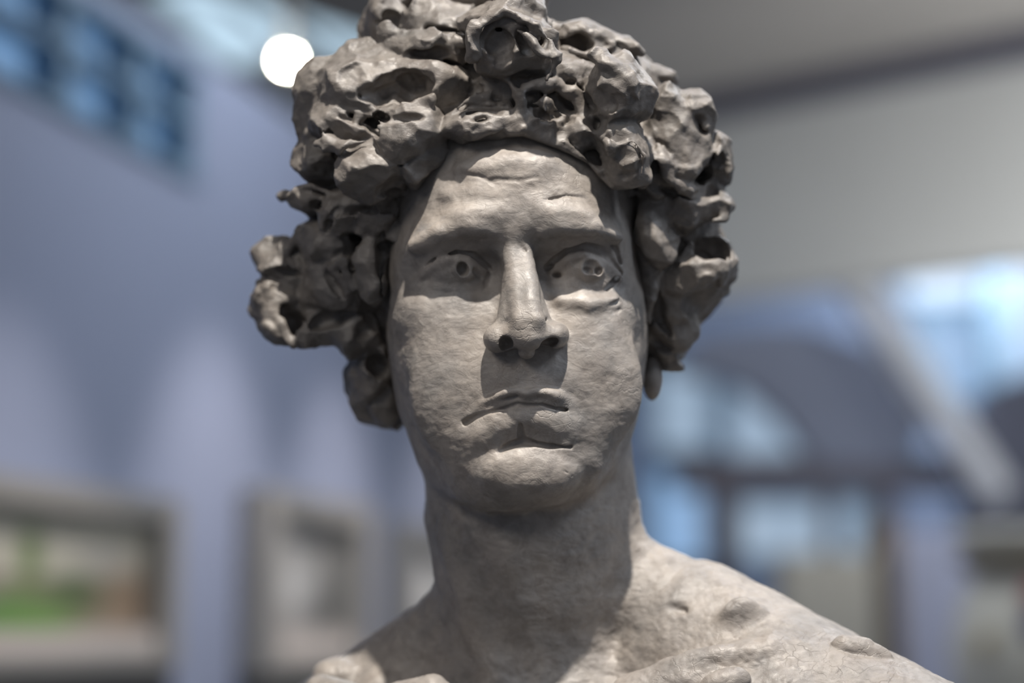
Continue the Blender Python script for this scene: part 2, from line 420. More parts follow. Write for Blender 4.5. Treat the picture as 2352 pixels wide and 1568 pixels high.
B.rod([(1098, 1078, -112, 3), (1125, 1058, -104, 6), (1150, 1038, -101, 8), (1175, 1022, -102, 9), (1200, 1014, -102, 9), (1228, 1019, -103, 7), (1262, 1024, -104, 6), (1310, 1026, -114, 5)], 6, True)
# ---- chin
B.ell(1205, 1090, -136, 118, 60, 57, 22, rot=(2, 0, 0))
B.rod([(1120, 1088, -122, 8), (1150, 1064, -106, 9), (1200, 1054, -104, 10), (1255, 1068, -108, 9), (1312, 1080, -128, 8)], 30)
B.rod([(1155, 1090, -64, 1.5), (1190, 1082, -62, 2.5), (1215, 1086, -62, 1.5)], 3, True)
B.rod([(1240, 1070, -72, 1.5), (1290, 1078, -90, 3), (1318, 1095, -112, 1.5)], 3, True)
# ---- forehead creases
for s_ in ([(1060, 398, -139, 1), (1100, 404, -123, 2), (1135, 420, -113, 1)], [(1130, 412, -113, 1), (1190, 414, -108, 2), (1235, 407, -113, 1)],
           [(1250, 462, -112, 1), (1300, 450, -121, 1), (1350, 455, -137, 1)],
           [(1180, 545, -96, 1), (1215, 585, -120, 2), (1232, 604, -128, 1)]):
    B.rod(s_, 9, True)
B.rod([(1060, 390, -158, 16), (1110, 384, -140, 18), (1180, 372, -132, 16)], 14); B.rod([(1030, 450, -164, 18), (1100, 446, -138, 22), (1150, 455, -130, 14)], 16)
# ear lobe under the hair
B.ell(1498, 868, -450, 24, 52, 36, 10)

def body_post(v, X, Y, Z):
    n = perlin(X/95, Y/95, Z/95)*4.5 + perlin(X/36+9, Y/36, Z/36)*2.2
    n = n - np.abs(perlin(X/30+3, Y/30+7, Z/22))*1.3 + perlin(X/13, Y/13+5, Z/13)*0.7
    return v + n*np.where(Z < -400, 1.25, 0.75)
B.post = body_post

# ------------------------------------------------------------------ hair
H = Field()
def hair_warp(X, Y, Z):
    a = 24.0; s = 120.0
    wx = perlin(X/s+11, Y/s, Z/s)*a; wy = perlin(X/s, Y/s+17, Z/s)*a; wz = perlin(X/s, Y/s, Z/s+23)*a
    return X+wx, Y+wy, Z+wz
H.warp = hair_warp
# mass behind the face
H.ell(1180, 345, -520, 425, 292, 330, 40)
H.ell(1180, 620, -600, 480, 260, 270, 60)
H.ell(800, 640, -520, 120, 150, 170, 40); H.ell(1560, 560, -520, 90, 200, 170, 40)
H.ell(880, 850, -560, 85, 130, 120, 40); H.ell(1500, 700, -540, 80, 160, 120, 40)
random.seed(3)
# (u, v, d, ru, rv, rd, roll) lumps; each may carry hollows
def curl(u, v, d, ru, rv, rd, roll=0, holes=(), k=9):
    H.ell(u, v, d, ru, rv, rd, k, rot=(roll, 0, 0))
    for (hu, hv, hd, a, b, c, r_) in holes: HOLES.append((u+hu, v+hv, d+hd, a, b, c, r_))
HOLES = []
# ---- crown, front knot
curl(1180, 100, -152, 108, 92, 90, 0, [(-28, 20, 90, 40, 48, 40, 0), (48, -8, 86, 34, 36, 44, 20)])
curl(1165, 35, -190, 100, 46, 80, -10, [(0, 30, 60, 50, 10, 34, -12)])
curl(1010, 55, -330, 90, 60, 90, 8, [(10, 14, 92, 62, 16, 50, 10)])
curl(985, 110, -260, 100, 46, 80, 6, [(-5, 8, 76, 60, 18, 40, 4)])
curl(890, 45, -420, 66, 70, 90, 0, [(6, 0, 80, 26, 30, 30, 0)])
curl(955, -10, -480, 80, 46, 90, 0, [(0, 10, 80, 40, 18, 40, 0)])
curl(1090, -20, -440, 90, 50, 90); curl(1200, -15, -420, 60, 40, 80, 20)
curl(1365, 120, -330, 96, 74, 84, 22, [(-36, -24, 78, 44, 28, 70, -10), (32, 0, 84, 12, 10, 20, 0)])
curl(1505, 180, -440, 50, 28, 70, 10)
curl(1300, 190, -220, 90, 60, 80, 10, [(20, 40, 76, 66, 34, 60, 25)])
# ---- front row above the forehead
curl(1430, 208, -140, 74, 84, 76, 30, [(-34, 34, 72, 50, 52, 30, 20)])
curl(1436, 345, -160, 58, 90, 74, -10, [(0, 50, 72, 30, 9, 26, -6)])
curl(1445, 395, -158, 54, 44, 64, 0)
curl(1330, 292, -196, 70, 48, 60, 30, [(-36, -20, 56, 30, 24, 36, 0)])
curl(1240, 268, -184, 70, 54, 60, 0, [(4, 6, 58, 34, 30, 34, 0)])
curl(1105, 275, -166, 82, 50, 60, -12, [(-4, -14, 60, 50, 26, 34, -10), (20, 20, 64, 26, 8, 20, -20)])
curl(1160, 215, -235, 90, 60, 70)
HOLES.append((1255, 208, -130, 96, 36, 60, 0)); HOLES.append((905, 198, -150, 92, 34, 84, -4)); HOLES.append((832, 272, -176, 44, 24, 60, 20)); HOLES.append((1110, 232, -110, 60, 9, 40, 8))
curl(1380, 300, -215, 60, 60, 60, 40)
# ---- left upper block
curl(860, 210, -270, 140, 92, 100, -12, [(90, -6, 86, 62, 38, 62, 10), (-28, -4, 98, 14, 18, 30, 0), (10, 44, 98, 24, 14, 34, 0)])
curl(800, 290, -250, 110, 60, 90, 18, [(30, 2, 84, 60, 10, 36, 22)])
curl(935, 300, -180, 92, 84, 80, 0, [(6, -40, 72, 44, 14, 30, 0)])
curl(740, 250, -330, 66, 110, 90, 5)
curl(980, 190, -230, 90, 60, 70, 10, [(-30, 20, 66, 46, 30, 50, 0)])
curl(860, 140, -330, 100, 34, 80, -8)
curl(745, 365, -330, 76, 60, 90, 0, [(30, 36, 84, 66, 18, 50, 10)])
curl(870, 390, -225, 94, 74, 84, -30, [(30, 40, 66, 40, 24, 50, -20)])
curl(975, 385, -200, 40, 70, 60, 35)
# ---- left side
curl(715, 465, -380, 70, 44, 80, 6, [(30, 14, 66, 34, 10, 30, 0)])
curl(800, 480, -340, 80, 60, 84, -20, [(-40, 36, 80, 20, 44, 56, 10), (20, 6, 84, 40, 10, 30, -20)])
curl(760, 560, -400, 80, 60, 90, 0)
curl(650, 605, -480, 72, 50, 90, 22, [(14, 16, 86, 40, 14, 40, 20)])
curl(640, 700, -480, 62, 80, 90, 0, [(34, 30, 80, 34, 40, 60, 0), (-6, -40, 92, 16, 12, 20, 0)])
curl(640, 755, -460, 54, 32, 70, 12); curl(690, 700, -500, 70, 70, 60)
curl(790, 640, -400, 80, 92, 90, 0, [(-16, 20, 92, 12, 50, 34, -35), (26, -30, 90, 30, 12, 24, -25)])
curl(740, 750, -440, 62, 50, 70, 0, [(6, -6, 66, 34, 20, 46, -20)])
curl(865, 600, -330, 34, 110, 56, 4, [(18, 20, 44, 9, 90, 50, 0)])
curl(810, 770, -430, 66, 60, 70, 0, [(30, -20, 60, 36, 24, 40, 0)])
curl(862, 850, -450, 52, 80, 60, 10, [(8, -10, 56, 24, 40, 46, -14)])
curl(885, 930, -470, 40, 40, 50)
curl(860, 490, -300, 60, 60, 60, 10, [(36, -30, 44, 26, 30, 40, 0)])
# ---- right side
curl(1550, 310, -300, 66, 128, 90, -8)
curl(1590, 255, -330, 52, 60, 80, 0, [(14, 22, 74, 14, 30, 50, -20)])
curl(1640, 360, -370, 44, 66, 80, 0, [(-4, 16, 78, 26, 34, 30, 0)])
curl(1500, 380, -280, 50, 80, 60, -16, [(10, 20, 54, 20, 44, 44, -12)])
curl(1620, 470, -370, 60, 48, 80, -20, [(8, -20, 74, 18, 24, 40, 10)])
curl(1560, 480, -330, 70, 60, 80, 30, [(0, -36, 78, 50, 8, 34, 30)])
curl(1505, 520, -320, 44, 90, 60, -6)
curl(1640, 600, -400, 50, 66, 84, 0, [(-4, -22, 70, 46, 40, 80, 10)])
curl(1575, 620, -390, 74, 70, 84, -20)
curl(1540, 720, -430, 64, 84, 74, -14, [(-10, 0, 72, 10, 60, 34, -18)])
curl(1490, 640, -360, 30, 110, 50, -6)
curl(1525, 810, -480, 40, 56, 50, -10)
curl(1610, 660, -430, 56, 50, 70, -30)
# scattered smaller curls between, over the whole shell
for i in range(110):
    a_ = random.uniform(0, 2*math.pi); e_ = random.uniform(-0.5, 1.4)
    cx, cy, cz = 420*math.cos(e_)*math.cos(a_), 330*math.cos(e_)*math.sin(a_), 312*math.sin(e_)
    y_ = 560+cy
    if y_ < 330 and abs(cx) < 330: continue
    c_ = (cx*0.98+20, y_, 380+cz*0.92-20)
    s_ = (F_PX+y_)/F_PX
    uu, vv = c_[0]/s_+1176, 784-c_[2]/s_
    r_ = random.uniform(44, 84)
    H.ell(uu, vv, -y_, r_*random.uniform(.9, 1.5), r_, r_*1.1, 8, rot=(random.uniform(-60, 60), 0, 0))
    if random.random() < 0.6:
        q = Vector((cx, cy, cz)).normalized()*r_*0.9
        HOLES.append((uu+q.x, vv-q.z, -y_-q.y, r_*.55, r_*.3, r_*.5, random.uniform(-60, 60)))
for (u, v, d, a, b, c, r_) in HOLES: H.ell(u, v, d, a, b, c, 5, rot=(r_, 0, 0), cut=True)
# ribbons and rims of clay over the lumps
for pts_, k_ in (
    ([(1085, 130, -80, 12), (1105, 60, -66, 13), (1160, 26, -66, 14), (1225, 44, -62, 14), (1272, 95, -66, 13), (1286, 155, -76, 12), (1250, 192, -80, 10)], 8),
    ([(1168, 185, -144, 14), (1190, 235, -130, 15), (1178, 296, -144, 12)], 10), ([(1205, 205, -144, 13), (1270, 190, -144, 14), (1330, 215, -154, 13), (1345, 262, -160, 10)], 10),
    ([(1130, 200, -150, 13), (1070, 228, -154, 14), (1045, 262, -158, 12)], 10), ([(1215, 240, -138, 10), (1262, 232, -134, 11), (1292, 262, -138, 10), (1262, 296, -144, 10), (1220, 286, -144, 8)], 6),
    ([(1140, 90, -62, 8), (1158, 140, -54, 10), (1190, 188, -66, 9)], 8), ([(1196, 72, -62, 7), (1240, 92, -58, 8), (1262, 132, -64, 7)], 6),
    ([(885, 70, -250, 14), (930, 74, -236, 14), (1000, 96, -220, 12), (1062, 92, -190, 9)], 8), ([(930, 30, -300, 9), (990, 36, -290, 10), (1050, 44, -270, 7)], 6),
    ([(880, 132, -170, 12), (955, 136, -142, 14), (1005, 162, -132, 13), (1068, 180, -124, 9)], 6), ([(855, 238, -180, 5), (925, 240, -150, 6), (995, 228, -140, 5)], 4),
    ([(1366, 138, -96, 13), (1400, 152, -74, 13), (1452, 182, -70, 12), (1487, 232, -82, 11), (1492, 292, -96, 11)], 8),
    ([(1292, 84, -262, 12), (1340, 58, -258, 13), (1402, 78, -254, 12), (1408, 106, -256, 11), (1352, 128, -250, 12), (1298, 118, -256, 12)], 6),
    ([(1405, 76, -262, 12), (1445, 105, -266, 12), (1460, 122, -270, 8)], 6),
    ([(1180, 300, -144, 12), (1260, 318, -144, 14), (1330, 348, -156, 14), (1372, 400, -162, 13), (1402, 428, -152, 10)], 10),
    ([(1068, 296, -124, 9), (1078, 262, -118, 9), (1110, 250, -114, 9), (1142, 268, -116, 9), (1134, 298, -120, 9), (1092, 312, -124, 9)], 6),
    ([(1400, 330, -96, 9), (1450, 320, -90, 10), (1484, 350, -96, 9), (1478, 400, -100, 8)], 6),
    ([(735, 330, -196, 10), (780, 350, -170, 12), (850, 330, -160, 10)], 8), ([(735, 250, -230, 8), (770, 230, -200, 9), (815, 250, -180, 8), (800, 300, -176, 7)], 6),
    ([(655, 440, -330, 11), (712, 430, -310, 13), (764, 450, -296, 12), (772, 490, -290, 9)], 8), ([(598, 606, -430, 12), (648, 574, -410, 14), (692, 552, -390, 12)], 8),
    ([(610, 700, -412, 9), (650, 730, -392, 10), (690, 775, -392, 8)], 6), ([(760, 620, -320, 9), (800, 600, -310, 9), (816, 650, -306, 8)], 6),
    ([(1596, 208, -270, 10), (1622, 216, -276, 10), (1612, 282, -270, 10)], 6), ([(1648, 318, -300, 9), (1676, 362, -310, 10), (1662, 424, -306, 8)], 6),
    ([(1608, 490, -296, 9), (1640, 462, -300, 10), (1664, 470, -310, 9), (1656, 512, -306, 9), (1618, 530, -296, 9)], 5),
    ([(1596, 560, -320, 9), (1650, 540, -330, 10), (1672, 580, -340, 9), (1664, 612, -330, 10), (1610, 618, -316, 9)], 5),
    ([(1512, 330, -230, 10), (1540, 420, -236, 10), (1600, 440, -270, 8)], 8)):
    H.rod(pts_, k_)
# keep the face free of hair
def face_clear(X, Y, Z):
    return head_f(X, Y, Z)
def hair_post(v, X, Y, Z):
    w = perlin(X/70+5, Y/70, Z/70)*.3
    f1, f2 = worley(X/104+w, Y/96-w, Z/84+w)
    g1, g2 = worley(X/42+w*2+3.3, Y/42, Z/42-w*2)
    n = np.clip(1-(f1/0.62)**2, -0.6, 1)*13 + np.clip(1-(g1/0.62)**2, -0.5, 1)*4
    n += perlin(X/30, Y/30, Z/30+4)*3.5 + perlin(X/12, Y/12, Z/12)*1.6
    v = v + n - 4
    # the window of the face: an oval in front view cut forwards from the temples
    x = X+0.0
    cx = P(1183, 0, -200)[0]; w = np.interp(784-Z, [300, 325, 360, 420, 480, 540, 620, 760, 900, 1000, 1100], [20, 95, 170, 225, 250, 265, 285, 300, 290, 270, 240])
    inside = np.abs(x-cx) - w
    win = np.maximum(inside*0.9, (Y-430)*0.9)
    win = np.maximum(win, (Z-(784-300))*0.9)
    return smax(v, -win, 14)
H.post = hair_post

DRAFT = float(os.environ.get('DRAFT', '1'))
t1 = time.time()
V, Q = extract(B, (-1100, -40, -1150), (1500, 1000, 640), 2.6*DRAFT, amp=14)
V, Q = drop_islands(V, Q)
print('BODY', len(V), time.time()-t1); t1 = time.time()
body_me = mesh_from('figure', V, Q)
V, Q = extract(H, (-760, -50, -260), (720, 1150, 940), 3.4*DRAFT, amp=40)
V, Q = drop_islands(V, Q)
print('HAIR', len(V), time.time()-t1)
hair_me = mesh_from('hair', V, Q)

# ------------------------------------------------------------------ materials
def mat(name, color=(.5, .5, .5), rough=.6, metal=0, emit=None, spec=.5, strength=1):
    m = bpy.data.materials.new(name); m.use_nodes = True; b = m.node_tree.nodes['Principled BSDF']
    b.inputs['Base Color'].default_value = (*color, 1); b.inputs['Roughness'].default_value = rough
    b.inputs['Metallic'].default_value = metal; b.inputs['Specular IOR Level'].default_value = spec
    if emit:
        b.inputs['Emission Color'].default_value = (*emit, 1); b.inputs['Emission Strength'].default_value = strength
    return m
def clay(name='fired_clay', g=1.0):
    m = mat(name, (.3, .28, .26), .55); nt = m.node_tree; N = nt.nodes; L = nt.links; b = N['Principled BSDF']
    tc = N.new('ShaderNodeTexCoord')
    def noise(scale, detail=5, rough=.6, dist=0, vec=None):
        n = N.new('ShaderNodeTexNoise'); n.inputs['Scale'].default_value = scale; n.inputs['Detail'].default_value = detail
        n.inputs['Roughness'].default_value = rough; n.inputs['Distortion'].default_value = dist
        L.new(vec or tc.outputs['Object'], n.inputs['Vector']); return n.outputs['Fac']
    def ramp(x, stops):
        r = N.new('ShaderNodeValToRGB'); e = r.color_ramp.elements
        while len(e) < len(stops): e.new(.5)
        for k, (p, c) in enumerate(stops): e[k].position = p; e[k].color = (*c, 1)
        L.new(x, r.inputs['Fac']); return r.outputs['Color']
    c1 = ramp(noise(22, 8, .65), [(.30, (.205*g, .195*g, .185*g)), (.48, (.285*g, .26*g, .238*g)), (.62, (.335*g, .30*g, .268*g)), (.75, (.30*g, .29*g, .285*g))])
    c2 = ramp(noise(75, 8, .75, .6), [(.38, (.55, .53, .52)), (.55, (1, 1, 1)), (.7, (1.0, .97, .94))])
    mx = N.new('ShaderNodeMix'); mx.data_type = 'RGBA'; mx.blend_type = 'MULTIPLY'; mx.inputs[0].default_value = .55
    L.new(c1, mx.inputs['A']); L.new(c2, mx.inputs['B']); L.new(mx.outputs['Result'], b.inputs['Base Color'])
    rr_ = N.new('ShaderNodeMapRange'); rr_.inputs['To Min'].default_value = .28; rr_.inputs['To Max'].default_value = .58; b.inputs['Specular IOR Level'].default_value = .55
    L.new(noise(40, 4), rr_.inputs['Value']); L.new(rr_.outputs['Result'], b.inputs['Roughness'])
    # tool marks, cracks and grain
    mp = N.new('ShaderNodeMapping'); mp.inputs['Scale'].default_value = (1, 1, 1.7); mp.inputs['Rotation'].default_value = (.3, .5, 0)
    L.new(tc.outputs['Object'], mp.inputs['Vector'])
    drag = noise(95, 7, .68, 1.2, mp.outputs['Vector'])
    vo = N.new('ShaderNodeTexVoronoi'); vo.feature = 'DISTANCE_TO_EDGE'; vo.inputs['Scale'].default_value = 70
    wv = N.new('ShaderNodeVectorMath'); wv.operation = 'ADD'
    nz = N.new('ShaderNodeTexNoise'); nz.inputs['Scale'].default_value = 55; nz.inputs['Detail'].default_value = 4
    L.new(tc.outputs['Object'], nz.inputs['Vector'])
    sc = N.new('ShaderNodeVectorMath'); sc.operation = 'SCALE'; sc.inputs['Scale'].default_value = .035
    L.new(nz.outputs['Color'], sc.inputs[0]); L.new(mp.outputs['Vector'], wv.inputs[0]); L.new(sc.outputs[0], wv.inputs[1]); L.new(wv.outputs[0], vo.inputs['Vector'])
    cr = N.new('ShaderNodeMapRange'); cr.inputs['From Max'].default_value = .035; L.new(vo.outputs['Distance'], cr.inputs['Value'])
    msk = N.new('ShaderNodeMapRange'); msk.inputs['From Min'].default_value = .50; msk.inputs['From Max'].default_value = .66
    L.new(noise(18, 3), msk.inputs['Value'])
    crk = N.new('ShaderNodeMath'); crk.operation = 'MULTIPLY_ADD'   # (crack-1)*mask
    sub = N.new('ShaderNodeMath'); sub.operation = 'SUBTRACT'; sub.inputs[1].default_value = 1; L.new(cr.outputs[0], sub.inputs[0])
    L.new(sub.outputs[0], crk.inputs[0]); L.new(msk.outputs[0], crk.inputs[1]); crk.inputs[2].default_value = 0
    ad = N.new('ShaderNodeMath'); ad.operation = 'MULTIPLY_ADD'; ad.inputs[1].default_value = .42
    L.new(crk.outputs[0], ad.inputs[0]); L.new(drag, ad.inputs[2])
    fine = noise(520, 3, .6)
    ad2 = N.new('ShaderNodeMath'); ad2.operation = 'MULTIPLY_ADD'; ad2.inputs[1].default_value = .16
    L.new(fine, ad2.inputs[0]); L.new(ad.outputs[0], ad2.inputs[2])
    bp = N.new('ShaderNodeBump'); bp.inputs['Strength'].default_value = .45; bp.inputs['Distance'].default_value = .0014
    L.new(ad2.outputs[0], bp.inputs['Height']); L.new(bp.outputs[0], b.inputs['Normal'])
    return m
CLAY = clay()
bust = new_obj('portrait_bust', body_me, CLAY)
tag(bust, 'grey fired clay portrait bust of a young man with thick curls, head turned up', 'sculpture')
hair = new_obj('hair', hair_me, clay('fired_clay_darker', .60), bust)  # clay tones of the bust, all scaled darker
hair['label'] = 'thick curled hair in clay, darker grey than the face'

# ------------------------------------------------------------------ the gallery around it
def box_bm(bm, c, size, rz=0.0, tilt=0.0):
    M_ = Matrix.Translation(c) @ Matrix.Rotation(rz, 4, 'Z') @ Matrix.Rotation(tilt, 4, 'Y') @ Matrix.Diagonal((*size, 1))
    bmesh.ops.create_cube(bm, size=1, matrix=M_)
def boxes(name, items, m, parent=None, bevel=0.0):
    bm = bmesh.new()
    for it in items: box_bm(bm, *it)
    if bevel: bmesh.ops.bevel(bm, geom=bm.edges[:], offset=bevel, segments=2, affect='EDGES')
    me = bpy.data.meshes.new(name); bm.to_mesh(me); bm.free()
    o = bpy.data.objects.new(name, me); COL.objects.link(o); me.materials.append(m)
    if parent:
        o.parent = parent; o.matrix_parent_inverse = Matrix.Translation(parent.location).inverted()
    return o
def plaster(name, c, rough=.8):
    m = mat(name, c, rough); nt = m.node_tree; N = nt.nodes; L = nt.links; b = N['Principled BSDF']
    n = N.new('ShaderNodeTexNoise'); n.inputs['Scale'].default_value = 1.4; n.inputs['Detail'].default_value = 5
    tc = N.new('ShaderNodeTexCoord'); L.new(tc.outputs['Object'], n.inputs['Vector'])
    r = N.new('ShaderNodeMix'); r.data_type = 'RGBA'; r.inputs['A'].default_value = (*[x*.88 for x in c], 1); r.inputs['B'].default_value = (*[min(1, x*1.1) for x in c], 1)
    L.new(n.outputs['Fac'], r.inputs['Factor']); L.new(r.outputs['Result'], b.inputs['Base Color'])
    bp = N.new('ShaderNodeBump'); bp.inputs['Strength'].default_value = .1; n2 = N.new('ShaderNodeTexNoise'); n2.inputs['Scale'].default_value = 120
    L.new(tc.outputs['Object'], n2.inputs['Vector']); L.new(n2.outputs['Fac'], bp.inputs['Height']); L.new(bp.outputs[0], b.inputs['Normal'])
    return m
M_BLUE = plaster('blue_wall_paint', (.27, .31, .43)); M_GREY = plaster('grey_plaster', (.62, .63, .615))
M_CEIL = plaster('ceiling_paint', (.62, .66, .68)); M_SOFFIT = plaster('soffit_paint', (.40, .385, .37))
M_FLOOR = plaster('stone_floor', (.30, .29, .28), .4)
M_FRAME = mat('pewter_frame', (.31, .30, .28), .5); M_BOARD_LEDGE = mat('pale_board_lit_ledge', (.58, .52, .48), .8); M_BLACK = mat('black_strip', (.03, .03, .03), .6)
M_GAP = mat('shadow_gap_dark', (.085, .085, .12), .5); M_TEAL = mat('window_rail', (.16, .25, .34), .5)
def glow(name, c, st=1.0): return mat(name, (.1, .1, .1), .3, emit=c, strength=st)

WD = Vector((math.sin(math.radians(15)), math.cos(math.radians(15)), 0)); WN = Vector((WD.y, -WD.x, 0)); W0 = Vector((-0.55, 5.0, 0))
RZ = -math.radians(15)              # a box whose long axis is y, turned onto the wall
def on_wall(t, z, off=0.0): return W0 + WD*t + WN*off + Vector((0, 0, z))
def wall_box(t0, t1, z0, z1, o0, o1): return (on_wall((t0+t1)/2, (z0+z1)/2, (o0+o1)/2), (abs(o1-o0), t1-t0, z1-z0), RZ)
def struct(name, items, m, parent=None):
    o = boxes(name, items, m, parent)
    if not parent: o['kind'] = 'structure'
    return o
struct('wall_left', [wall_box(-6, 3.2, 0, 2.50, -.16, 0), wall_box(-6, -2.05, 2.50, 2.80, -.16, 0), wall_box(-.62, 3.2, 2.50, 2.80, -.16, 0), wall_box(-2.05, -.62, 2.76, 2.80, -.16, 0)], M_BLUE)
win = struct('window_1', [wall_box(-2.05, -.62, 2.50, 2.52, -.12, .01), wall_box(-2.05, -.62, 2.74, 2.76, -.12, .01), wall_box(-2.05, -.62, 2.63, 2.65, -.1, .0)]
             + [wall_box(t, t+.05, 2.50, 2.76, -.1, 0) for t in (-2.0, -1.62, -1.27, -.95, -.67)], M_TEAL)
GL_A = glow('high_window_glass', (.16, .30, .52), 1.0)
boxes('pane', [wall_box(-2.05, -.62, 2.51, 2.75, -.09, -.08)], GL_A, win)
struct('floor', [(Vector((0, 5, -.05)), (16, 24, .1))], M_FLOOR)
struct('ceiling', [(Vector((0, 7, 3.75)), (16, 20, .1))], M_CEIL)

RD = Vector((-.777, .629, 0)); R0 = Vector((1.225, 7.0, 0)); RRZ = math.atan2(RD.y, RD.x)
def right_box(t0, t1, z0, z1, o0=0.0, o1=.15):
    n = Vector((RD.y, -RD.x, 0))
    return (R0 + RD*((t0+t1)/2) + n*((o0+o1)/2) + Vector((0, 0, (z0+z1)/2)), (t1-t0, o1-o0, z1-z0), RRZ)
struct('wall_right', [right_box(-3.5, 1.15, 2.74, 3.42)], M_GREY)
struct('trim_1', [right_box(-3.5, 1.15, 3.42, 3.52, -.06, .15)], M_GAP)  # dark strip, the shade of a shadow gap put into its colour
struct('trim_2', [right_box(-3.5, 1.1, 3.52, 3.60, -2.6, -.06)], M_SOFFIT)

# ---- framed works on the blue wall
def picture(t0, t1, z0, z1, parent, fn):
    me = bpy.data.meshes.new('painted_panel'); nx, nz = 60, 44
    V_, F_, C_ = [], [], []
    for b_ in range(nz+1):
        for a_ in range(nx+1):
            p = on_wall(t0+(t1-t0)*a_/nx, z0+(z1-z0)*b_/nz, .022); V_.append(p - parent.location)
            C_.append((*fn(a_/nx, b_/nz), 1))
    for b_ in range(nz):
        for a_ in range(nx):
            q = b_*(nx+1)+a_; F_.append((q, q+1, q+nx+2, q+nx+1))
    me.from_pydata([tuple(v) for v in V_], [], F_); me.update()
    ca = me.color_attributes.new('paint', 'FLOAT_COLOR', 'POINT'); ca.data.foreach_set('color', np.array(C_, np.float32).ravel())
    m = mat('painted_picture', (1, 1, 1), .6); at_ = m.node_tree.nodes.new('ShaderNodeVertexColor'); at_.layer_name = 'paint'
    m.node_tree.links.new(at_.outputs[0], m.node_tree.nodes['Principled BSDF'].inputs['Base Color'])
    o = bpy.data.objects.new('painted_panel', me); COL.objects.link(o); me.materials.append(m); o.parent = parent
    return o
def blend(base, blobs):
    def fn(a, b):
        c = np.array(base(a, b), float)
        for (x, y, rx, ry, col) in blobs:
            w = math.exp(-(((a-x)/rx)**2 + ((b-y)/ry)**2)**1.5); c = c*(1-w) + np.array(col)*w
        return c
    return fn
def framed(t0, t1, z0, z1, mt, mz, label, fn, depth=.07):
    r = empty('framed_picture', on_wall((t0+t1)/2, z0, .0), label, 'picture', 'deep grey frames on the blue wall')
    boxes('frame', [wall_box(t0, t0+mt, z0, z1, .002, depth), wall_box(t1-mt, t1, z0, z1, .002, depth), wall_box(t0+mt, t1-mt, z1-mz, z1, .002, depth), wall_box(t0+mt, t1-mt, z0, z0+mz*.7, .002, depth)], M_FRAME, r, .006)
    boxes('backing_board', [wall_box(t0+mt, t1-mt, z0+mz*.7, z1-mz, .002, .018)], M_BOARD_LEDGE, r)
    boxes('lit_ledge', [wall_box(t0+mt, t1-mt, z0+mz*.7, z0+mz*1.5, .018, depth*.8)], M_BOARD_LEDGE, r)  # light caught by the frame's bottom member, put into a pale pinkish colour
    boxes('lower_strip', [wall_box(t0+.01, t1-.01, z0-.10, z0-.002, .002, depth*.8)], M_BLACK, r)  # plain black strip below the frame
    picture(t0+mt, t1-mt, z0+mz*1.5, z1-mz, r, fn)
    return r
framed(-1.75, -.805, 1.425, 1.775, .085, .052, 'wide landscape picture with green shrubs in a deep grey frame', blend(
    lambda a, b: (.62, .60, .50) if b > .45 else (.30, .25, .19),
    [(.62, .32, .18, .2, (.10, .14, .06)), (.2, .12, .3, .25, (.12, .26, .07)), (.42, .06, .2, .18, (.16, .30, .08)), (.9, .3, .16, .3, (.30, .22, .15)), (.38, .62, .06, .26, (.14, .22, .06)), (.1, .4, .14, .2, (.35, .30, .26)), (.75, .62, .15, .1, (.5, .48, .44))]))
framed(-.349, .428, 1.40, 1.835, .12, .062, 'upright black and white picture in a deep grey frame, left of the bust neck', blend(
    lambda a, b: (.30, .30, .29),
    [(.25, .7, .2, .35, (.52, .52, .51)), (.42, .42, .25, .2, (.62, .62, .61)), (.75, .25, .25, .25, (.13, .13, .125)), (.75, .75, .2, .25, (.26, .26, .25)), (.2, .12, .2, .12, (.34, .32, .31))]))
framed(.7245, 1.45, 1.40, 1.81, .12, .062, 'picture with a bright white patch in a grey frame, partly behind the bust neck', blend(
    lambda a, b: (.34, .34, .33), [(.30, .5, .40, .4, (1, 1, .98))]))
for t_, z_, w_ in ((-1.45, 1.35, 40), (-.50, 1.60, 46), (.30, 1.55, 44), (1.2, 1.5, 34)):
    light('picture_spotlight', 'SPOT', on_wall(t_, 2.66, .75), on_wall(t_, z_, 0), w_, (1.0, .90, .84), size=.03, angle=52, blend=1)
# ---- track lamp seen above the bust's left curls
M_WHITE = mat('white_enamel', (.75, .75, .73), .4)
def cyl(name, c, axis, r, h, m, parent=None, r2=None):
    bm = bmesh.new(); bmesh.ops.create_cone(bm, cap_ends=True, segments=32, radius1=r, radius2=r if r2 is None else r2, depth=h)
    me = bpy.data.meshes.new(name); bm.to_mesh(me); bm.free(); me.shade_smooth()
    o = bpy.data.objects.new(name, me); COL.objects.link(o); me.materials.append(m)
    o.rotation_mode = 'QUATERNION'; o.rotation_quaternion = Vector(axis).to_track_quat('Z', 'Y')
    o.location = c
    if parent: o.parent = parent; o.matrix_parent_inverse = Matrix.Translation(parent.location).inverted()
    return o
def track_lamp(p, aim, label, st):
    r = empty('track_spotlight', (p.x, p.y, 3.7), label, 'lamp', 'spotlights hanging from the ceiling')
    ax = (aim-p).normalized()
    cyl('stem', Vector((p.x, p.y, (p.z+3.7)/2)), (0, 0, 1), .012, 3.7-p.z, M_WHITE, r)
    cyl('lamp_housing', p - ax*.07, ax, .05, .14, M_WHITE, r, .06)
    cyl('lamp_glass', p + ax*.004, ax, .016, .008, glow('lamp_glass', (1.0, .93, .78), st), r)
lp = at(660, 138, 6.0)
track_lamp(lp, CAM + Vector((0, 0, .3)), 'lit white spotlight hanging from the ceiling above left curls, glaring', 260)
